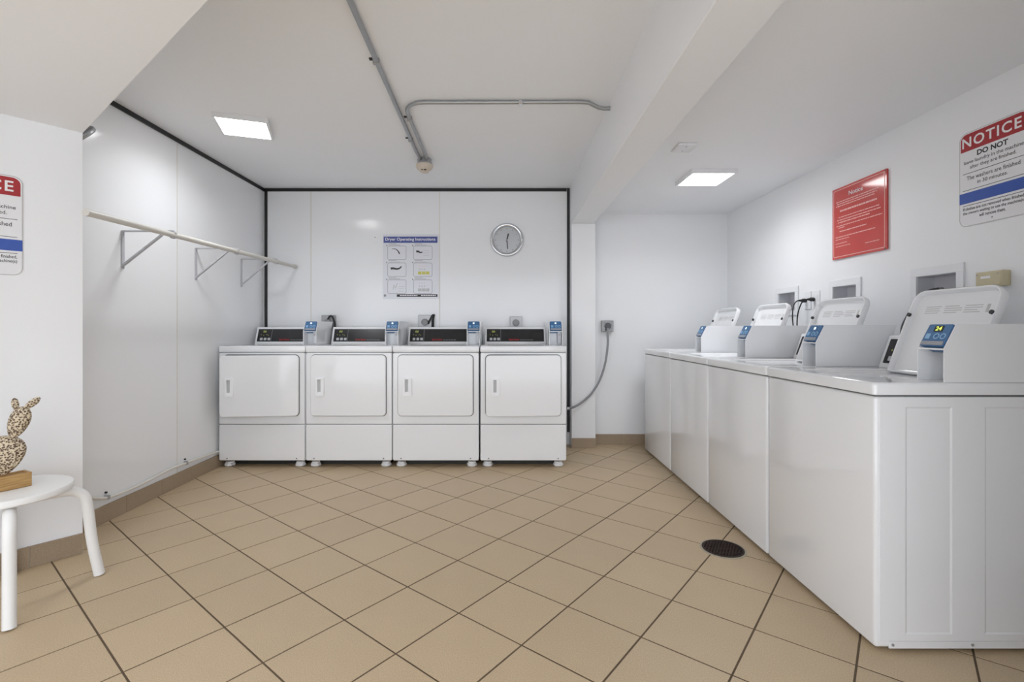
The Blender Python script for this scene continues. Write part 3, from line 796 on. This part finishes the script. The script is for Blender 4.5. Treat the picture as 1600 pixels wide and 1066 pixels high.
MB().lathe([(.022, -.078), (.029, -.072), (.031, -.055), (.031, -.047)], (0, 0, .002), 'y', 20).build('socket', 'darkg', t)
pts = [P(950, 513, 4.565), P(949.5, 522, 4.555), P(949.5, 540, 4.56), P(946, 566, 4.545), P(938, 592, 4.505), P(925, 614, 4.482), P(909, 629, 4.47), P(897, 636, 4.47), P(888, 638.5, 4.49)]
t = thing('power_cable', 'grey cable hanging in a curve from the far wall outlet to the dryers', 'cable')
MB().tube(pts, .0105, 10, 6).build('cable', 'greyc', t)
MB().lathe([(.017, -.014), (.017, .012), (.012, .016)], P(888, 638.5, 4.49), 'x', 12).build('coupling', 'steel', t)

# ------------------------------------------------------------------ ceiling conduits, detector, cover plate, pipe stub
ZP = ZC - .0135
t = thing('conduit', 'long grey conduit running straight along the ceiling to the detector', 'conduit', group='ceiling conduits')
MB().tube([(-.605, 1.262, ZP), (-.617, 1.94, ZP), (-.648, 3.35, ZP), (-.655, 3.62, ZP), (-.648, 3.77, ZP - .004)], .0125, 12).build('pipe', 'steel', t)
def strap(par, x, y, ax='y'):
    if ax == 'y':
        MB().box(x - .016, x + .016, y - .010, y + .010, ZP - .016, ZC - .001, .003, 1).build('strap', 'steel2', par)
        q = MB().box(x - .034, x - .015, y - .009, y + .009, ZC - .006, ZC - .0005).build('strap_foot', 'black', par)
    else:
        MB().box(x - .010, x + .010, y - .016, y + .016, ZP - .016, ZC - .001, .003, 1).build('strap', 'steel2', par)
strap(t, -.628, 2.40); strap(t, -.651, 3.40)
t = thing('conduit', 'bent grey conduit turning from the detector to the beam', 'conduit', group='ceiling conduits')
arc = [(-.602, 3.78, ZP - .004), (-.598, 3.6, ZP), (-.592, 3.10, ZP)]
for k in range(0, 7):
    a = PI - PI / 2 * k / 6
    arc.append((-.470 + .120 * math.cos(a), 3.00 - .150 * math.sin(a) if False else 2.985 - .145 * math.sin(PI / 2 * k / 6), ZP))
arc += [(-.3, 2.840, ZP), (.44, 2.835, ZP), (.49, 2.838, ZP - .003), (.55, 2.862, ZP - .020), (.58, 2.868, ZP - .023), (.6195, 2.868, ZP - .023)]
MB().tube(arc, .0115, 12).build('pipe', 'steel', t)
strap(t, -.592, 3.06); MB().box(.083, .105, 2.822, 2.852, ZP - .014, ZC - .001, .003, 1).build('coupling', 'chrome', t)
t = thing('smoke_detector', 'cream dome smoke detector on a grey ceiling box', 'smoke detector', (-.625, 3.83, ZC), 0)
MB().lathe([(.055, -.0005), (.055, -.03), (.061, -.034), (.061, -.046)], (0, 0, 0), 'z', 8).build('junction_box', 'steel2', t)
MB().lathe([(.066, -.0465), (.068, -.058), (.060, -.078), (.038, -.094), (.032, -.104), (.018, -.108)], (0, 0, 0), 'z', 28).build('cover', 'cream', t)
for a in (-.012, .006, .016): MB().box(a - .005, a + .005, -.042, -.036, -.100, -.093).build('sensor_slot', 'ink', t)
t = thing('cover_plate', 'small square white blank plate on the low ceiling near the beam', 'cover plate', (1.075, 2.925, ZR), math.radians(0))
MB().box(-.055, .055, -.065, .065, -.012, -.0005, .003, 2).build('plate', 'plastic', t)
for yy in (-.035, .035): MB().lathe([(.004, -.0145), (.004, -.011)], (-.0, yy, 0), 'z', 8).build('screw', 'edge', t)
t = thing('pipe_stub', 'short grey pipe elbow showing at the top of the slanted wall', 'pipe')
MB().tube([P(112, 222, 2.56), P(124, 215.5, 2.56), P(134, 209.5, 2.57), P(140, 205.5, 2.59), P(143.5, 202, 2.63), (XL + .001, 2.69, P(143, 201, 2.69)[2])], .0165, 12, 4).build('pipe', 'steel', t)

# ------------------------------------------------------------------ clothes rail and brackets on the left wall
RX = -1.975
t = thing('clothes_rail', 'long off-white clothes rod carried by three wall brackets', 'clothes rail')
def rz_(y): return 1.654 + (y - 2.314) * (1.686 - 1.654) / (4.635 - 2.314)
MB().tube([(RX, 2.314, rz_(2.314)), (RX, 4.620, rz_(4.62))], .0165, 18).build('rod', 'rod', t)
e_ = MB().lathe([(.0178, 0), (.0178, .012)], (0, 0, 0), 'y', 18).xf(Matrix.Translation((RX, 2.309, rz_(2.31)))); e_.build('end_cap', 'rod', t)
e_ = MB().lathe([(.021, 0), (.021, .016)], (0, 0, 0), 'y', 18).xf(Matrix.Translation((RX, 4.612, rz_(4.62)))); e_.build('end_cap', 'rod', t)
def bracket(label, y):
    t = thing('wall_bracket', label, 'bracket', (XL, y, 0), PI / 2, 'brackets of the clothes rail')   # local -y points into the room
    zr = rz_(y); q = RX - XL; zt = zr + .024
    pl = MB(); pl.box(-.011, .011, -.007, -.0005, 1.462, zt + .002, .0015, 1); pl.build('wall_plate', 'brkt', t)
    MB().box(-.010, .010, -q - .005, -.004, zt - .005, zt + .003, .0015, 1).build('arm', 'brkt', t)
    d = MB(); a = Vector((0, -.006, 1.482)); b2 = Vector((0, -q + .045, zt - .005)); dr = (b2 - a).normalized(); up = Vector((0, dr.z, -dr.y)); 
    vs_ = []
    for p_ in (a, b2):
        for sx, su in ((-.009, -.0045), (.009, -.0045), (.009, .0045), (-.009, .0045)): vs_.append(tuple(p_ + Vector((sx, 0, 0)) + up * su))
    d.add(vs_, [(0, 1, 5, 4), (1, 2, 6, 5), (2, 3, 7, 6), (3, 0, 4, 7), (0, 3, 2, 1), (4, 5, 6, 7)]); d.build('brace', 'brkt', t)
    n = 16; hk = []
    for k in range(13):
        an = math.radians(60 - 300 * k / 12 + 90)
        hk.append((0, -q + .0195 * math.cos(an), zr + .0195 * math.sin(an)))
    L = []
    hook = MB()
    for (yy, zz) in [(h_[1], h_[2]) for h_ in hk]:
        vy, vz = yy + q, zz - zr; l_ = math.hypot(vy, vz); vy /= l_; vz /= l_
        L.append([(-.008, yy, zz), (.008, yy, zz), (.008, yy + vy * .003, zz + vz * .003), (-.008, yy + vy * .003, zz + vz * .003)])
    hook.loft(L).build('hook', 'brkt', t)
    for zz in (1.472, zt - .022): MB().lathe([(.0045, -.0075), (.0045, -.0045)], (0, 0, zz), 'y', 8).build('screw', 'steel2', t)
bracket('pale grey wall bracket nearest the viewer, with a clear diagonal brace', 2.922)
bracket('pale grey wall bracket in the middle of the rail', 3.615)
bracket('pale grey wall bracket nearest the back corner', 4.24)

# tube clipped along the foot of the left wall
t = thing('floor_tube', 'thin grey tube clipped along the top of the left baseboard', 'tube')
def pl_(x, y):                      # a point on the left wall seen at the pixel
    Y = F * (XL + .014) / (x - CX); return (XL + .014, Y, H - (y - CY) * Y / F)
MB().tube([pl_(118, 768), pl_(140, 777.5), pl_(160, 779), pl_(176, 775.5), pl_(205, 764), pl_(235, 749.5), pl_(262, 735), pl_(290, 724), pl_(315, 715), pl_(342, 705.5), pl_(358, 700)], .0085, 10, 5).build('tube', 'seam', t)
for x, y in ((168, 777), (291, 723.5)):
    q = pl_(x, y); MB().box(XL + .0005, XL + .026, q[1] - .008, q[1] + .008, q[2] - .012, q[2] + .012, .002, 1).build('clip', 'steel2', t)
    MB().lathe([(.006, 0), (.006, .010)], (XL + .0005, q[1], q[2] + .026), 'x', 8).build('clip_screw', 'black', t)

# ------------------------------------------------------------------ floor drain
dx, dy = (1129.5 - CX) * 2.454 / F, 2.454
t = thing('floor_drain', 'round dark rusty floor drain in the tiles beside the washers', 'drain', (dx, dy, 0), 0)
def annulus(r0, r1, z0, z1, n=40):
    m_ = MB(); m_.loft([[(r * math.cos(2 * PI * k / n), r * math.sin(2 * PI * k / n), z) for k in range(n)] for r, z in ((r0, z0), (r0, z1), (r1, z1), (r1, z0))], False, False); return m_
annulus(.099, .109, .0006, .0022).build('mortar_ring', 'mortar', t)
annulus(.090, .099, .0006, .0050).build('rim', 'rust', t)
MB().lathe([(.0905, .0006), (.0905, .0014)], (0, 0, 0), 'z', 32).build('sump', 'sump', t)
gr = MB(); s_ = .0155                     # perforated plate: hexagonal mesh of bars
for i in range(-7, 8):
    for j in range(-7, 8):
        cx_ = s_ * (i + j * .5); cy_ = s_ * j * .866
        if math.hypot(cx_, cy_) > .084: continue
        for k in range(3):
            a0 = math.radians(60 * k + 30); a1 = math.radians(60 * k + 90)
            R_ = s_ / math.sqrt(3)
            p0 = Vector((cx_ + R_ * math.cos(a0), cy_ + R_ * math.sin(a0))); p1 = Vector((cx_ + R_ * math.cos(a1), cy_ + R_ * math.sin(a1)))
            dv = (p1 - p0).normalized(); nv = Vector((-dv.y, dv.x)) * .0024
            c4 = [p0 - nv, p1 - nv, p1 + nv, p0 + nv]
            gr.prism_z([(c.x, c.y) for c in c4], .0014, .0042)
gr.build('grate', 'rust', t)

# ------------------------------------------------------------------ stool and cactus ornament
SX, SY, SZ = -2.018, 1.998, .452
t = thing('stool', 'low round white stool with bent legs by the slanted wall', 'stool', (SX, SY, 0), 0)
MB().lathe([(.150, SZ - .030), (.192, SZ - .030), (.199, SZ - .024), (.200, SZ - .008), (.196, SZ - .001), (.190, SZ)], (0, 0, 0), 'z', 56).build('seat', 'stool', t)
for k in range(4):
    a = math.radians(45 + 90 * k); c, s2 = math.cos(a), math.sin(a)
    prof = [(.060, SZ - .052), (.140, SZ - .052), (.192, SZ - .056), (.220, SZ - .072), (.236, SZ - .100), (.244, SZ - .15), (.258, SZ * .35), (.262, .0)]
    rf = .264 if k == 1 else .283
    MB().tube([(r * c, r * s2, max(z, .0135)) for r, z in prof[:-1]] + [(rf * c, rf * s2, .004)], .0205, 14, 4).build('leg', 'stool', t)
    MB().box(.055 * c - .02, .055 * c + .02, .055 * s2 - .02, .055 * s2 + .02, SZ - .034, SZ - .0295).build('mount_plate', 'stool', t)

t = thing('cactus_ornament', 'cream pitted cactus ornament in a bamboo block on the stool', 'ornament', (-1.966, 2.038, SZ), 0)
LD = Vector((-.47, -.883)); PD = Vector((-.883, .47))
L_, D_, HB = .215, .066, .058
M3 = Matrix(((-LD.x, PD.x, 0, 0), (-LD.y, PD.y, 0, 0), (0, 0, 1, 0), (0, 0, 0, 1)))   # local x runs towards the near right corner, y into depth
blk = MB()
blk.box(-L_, 0, 0, D_, 0.0005, HB - .006, .0015, 1)
blk.box(-L_, 0, 0, .008, HB - .008, HB, .001, 1); blk.box(-L_, 0, D_ - .008, D_, HB - .008, HB, .001, 1)
blk.box(-.008, 0, .007, D_ - .007, HB - .008, HB, .001, 1); blk.box(-L_, -L_ + .008, .007, D_ - .007, HB - .008, HB, .001, 1)
ob = blk.build('bamboo_block', 'wood', t); ob.matrix_local = M3
def pad(px, py, hw, hh, tilt, depth, up=1.0):
    """flattened pad centred on the pixel, tilt in degrees clockwise, egg shaped: wider towards up end"""
    Y = 2.00
    p = P(px, py, Y); n, m = 40, 26
    L = []
    for i in range(1, m):
        th = PI * i / m; z = -math.cos(th); r = math.sin(th) * (1 + .16 * up * z) / (1 + .04 * up)
        l = []
        for k in range(n):
            ph = 2 * PI * k / n
            bump = 1 + .030 * math.sin(ph * 13 + (i % 2) * PI) * math.sin(i * PI / 1.0 + .5 * PI)
            l.append((hw * r * math.cos(ph) * bump, depth * r * math.sin(ph) * bump, hh * z))
        L.append(l)
    mb = MB().loft(L)
    mb.xf(Matrix.Translation((p[0] - t.location.x, Y - t.location.y, p[2] - t.location.z)) @ Matrix.Rotation(math.radians(20), 4, 'Z') @ Matrix.Rotation(math.radians(tilt), 4, 'Y'))
    return mb.build('pad', 'cactus', t, 60)
k_ = 2.00 / F
pad(7, 712, 26 * k_, 31 * k_, 6, .030, 2.2)
pad(29, 660.5, 13.5 * k_, 25.5 * k_, 18, .022, 1.3)
pad(24, 632, 4.6 * k_, 10 * k_, -8, .010, .4)
pad(50.5, 630, 5.2 * k_, 12.5 * k_, 48, .010, .5)
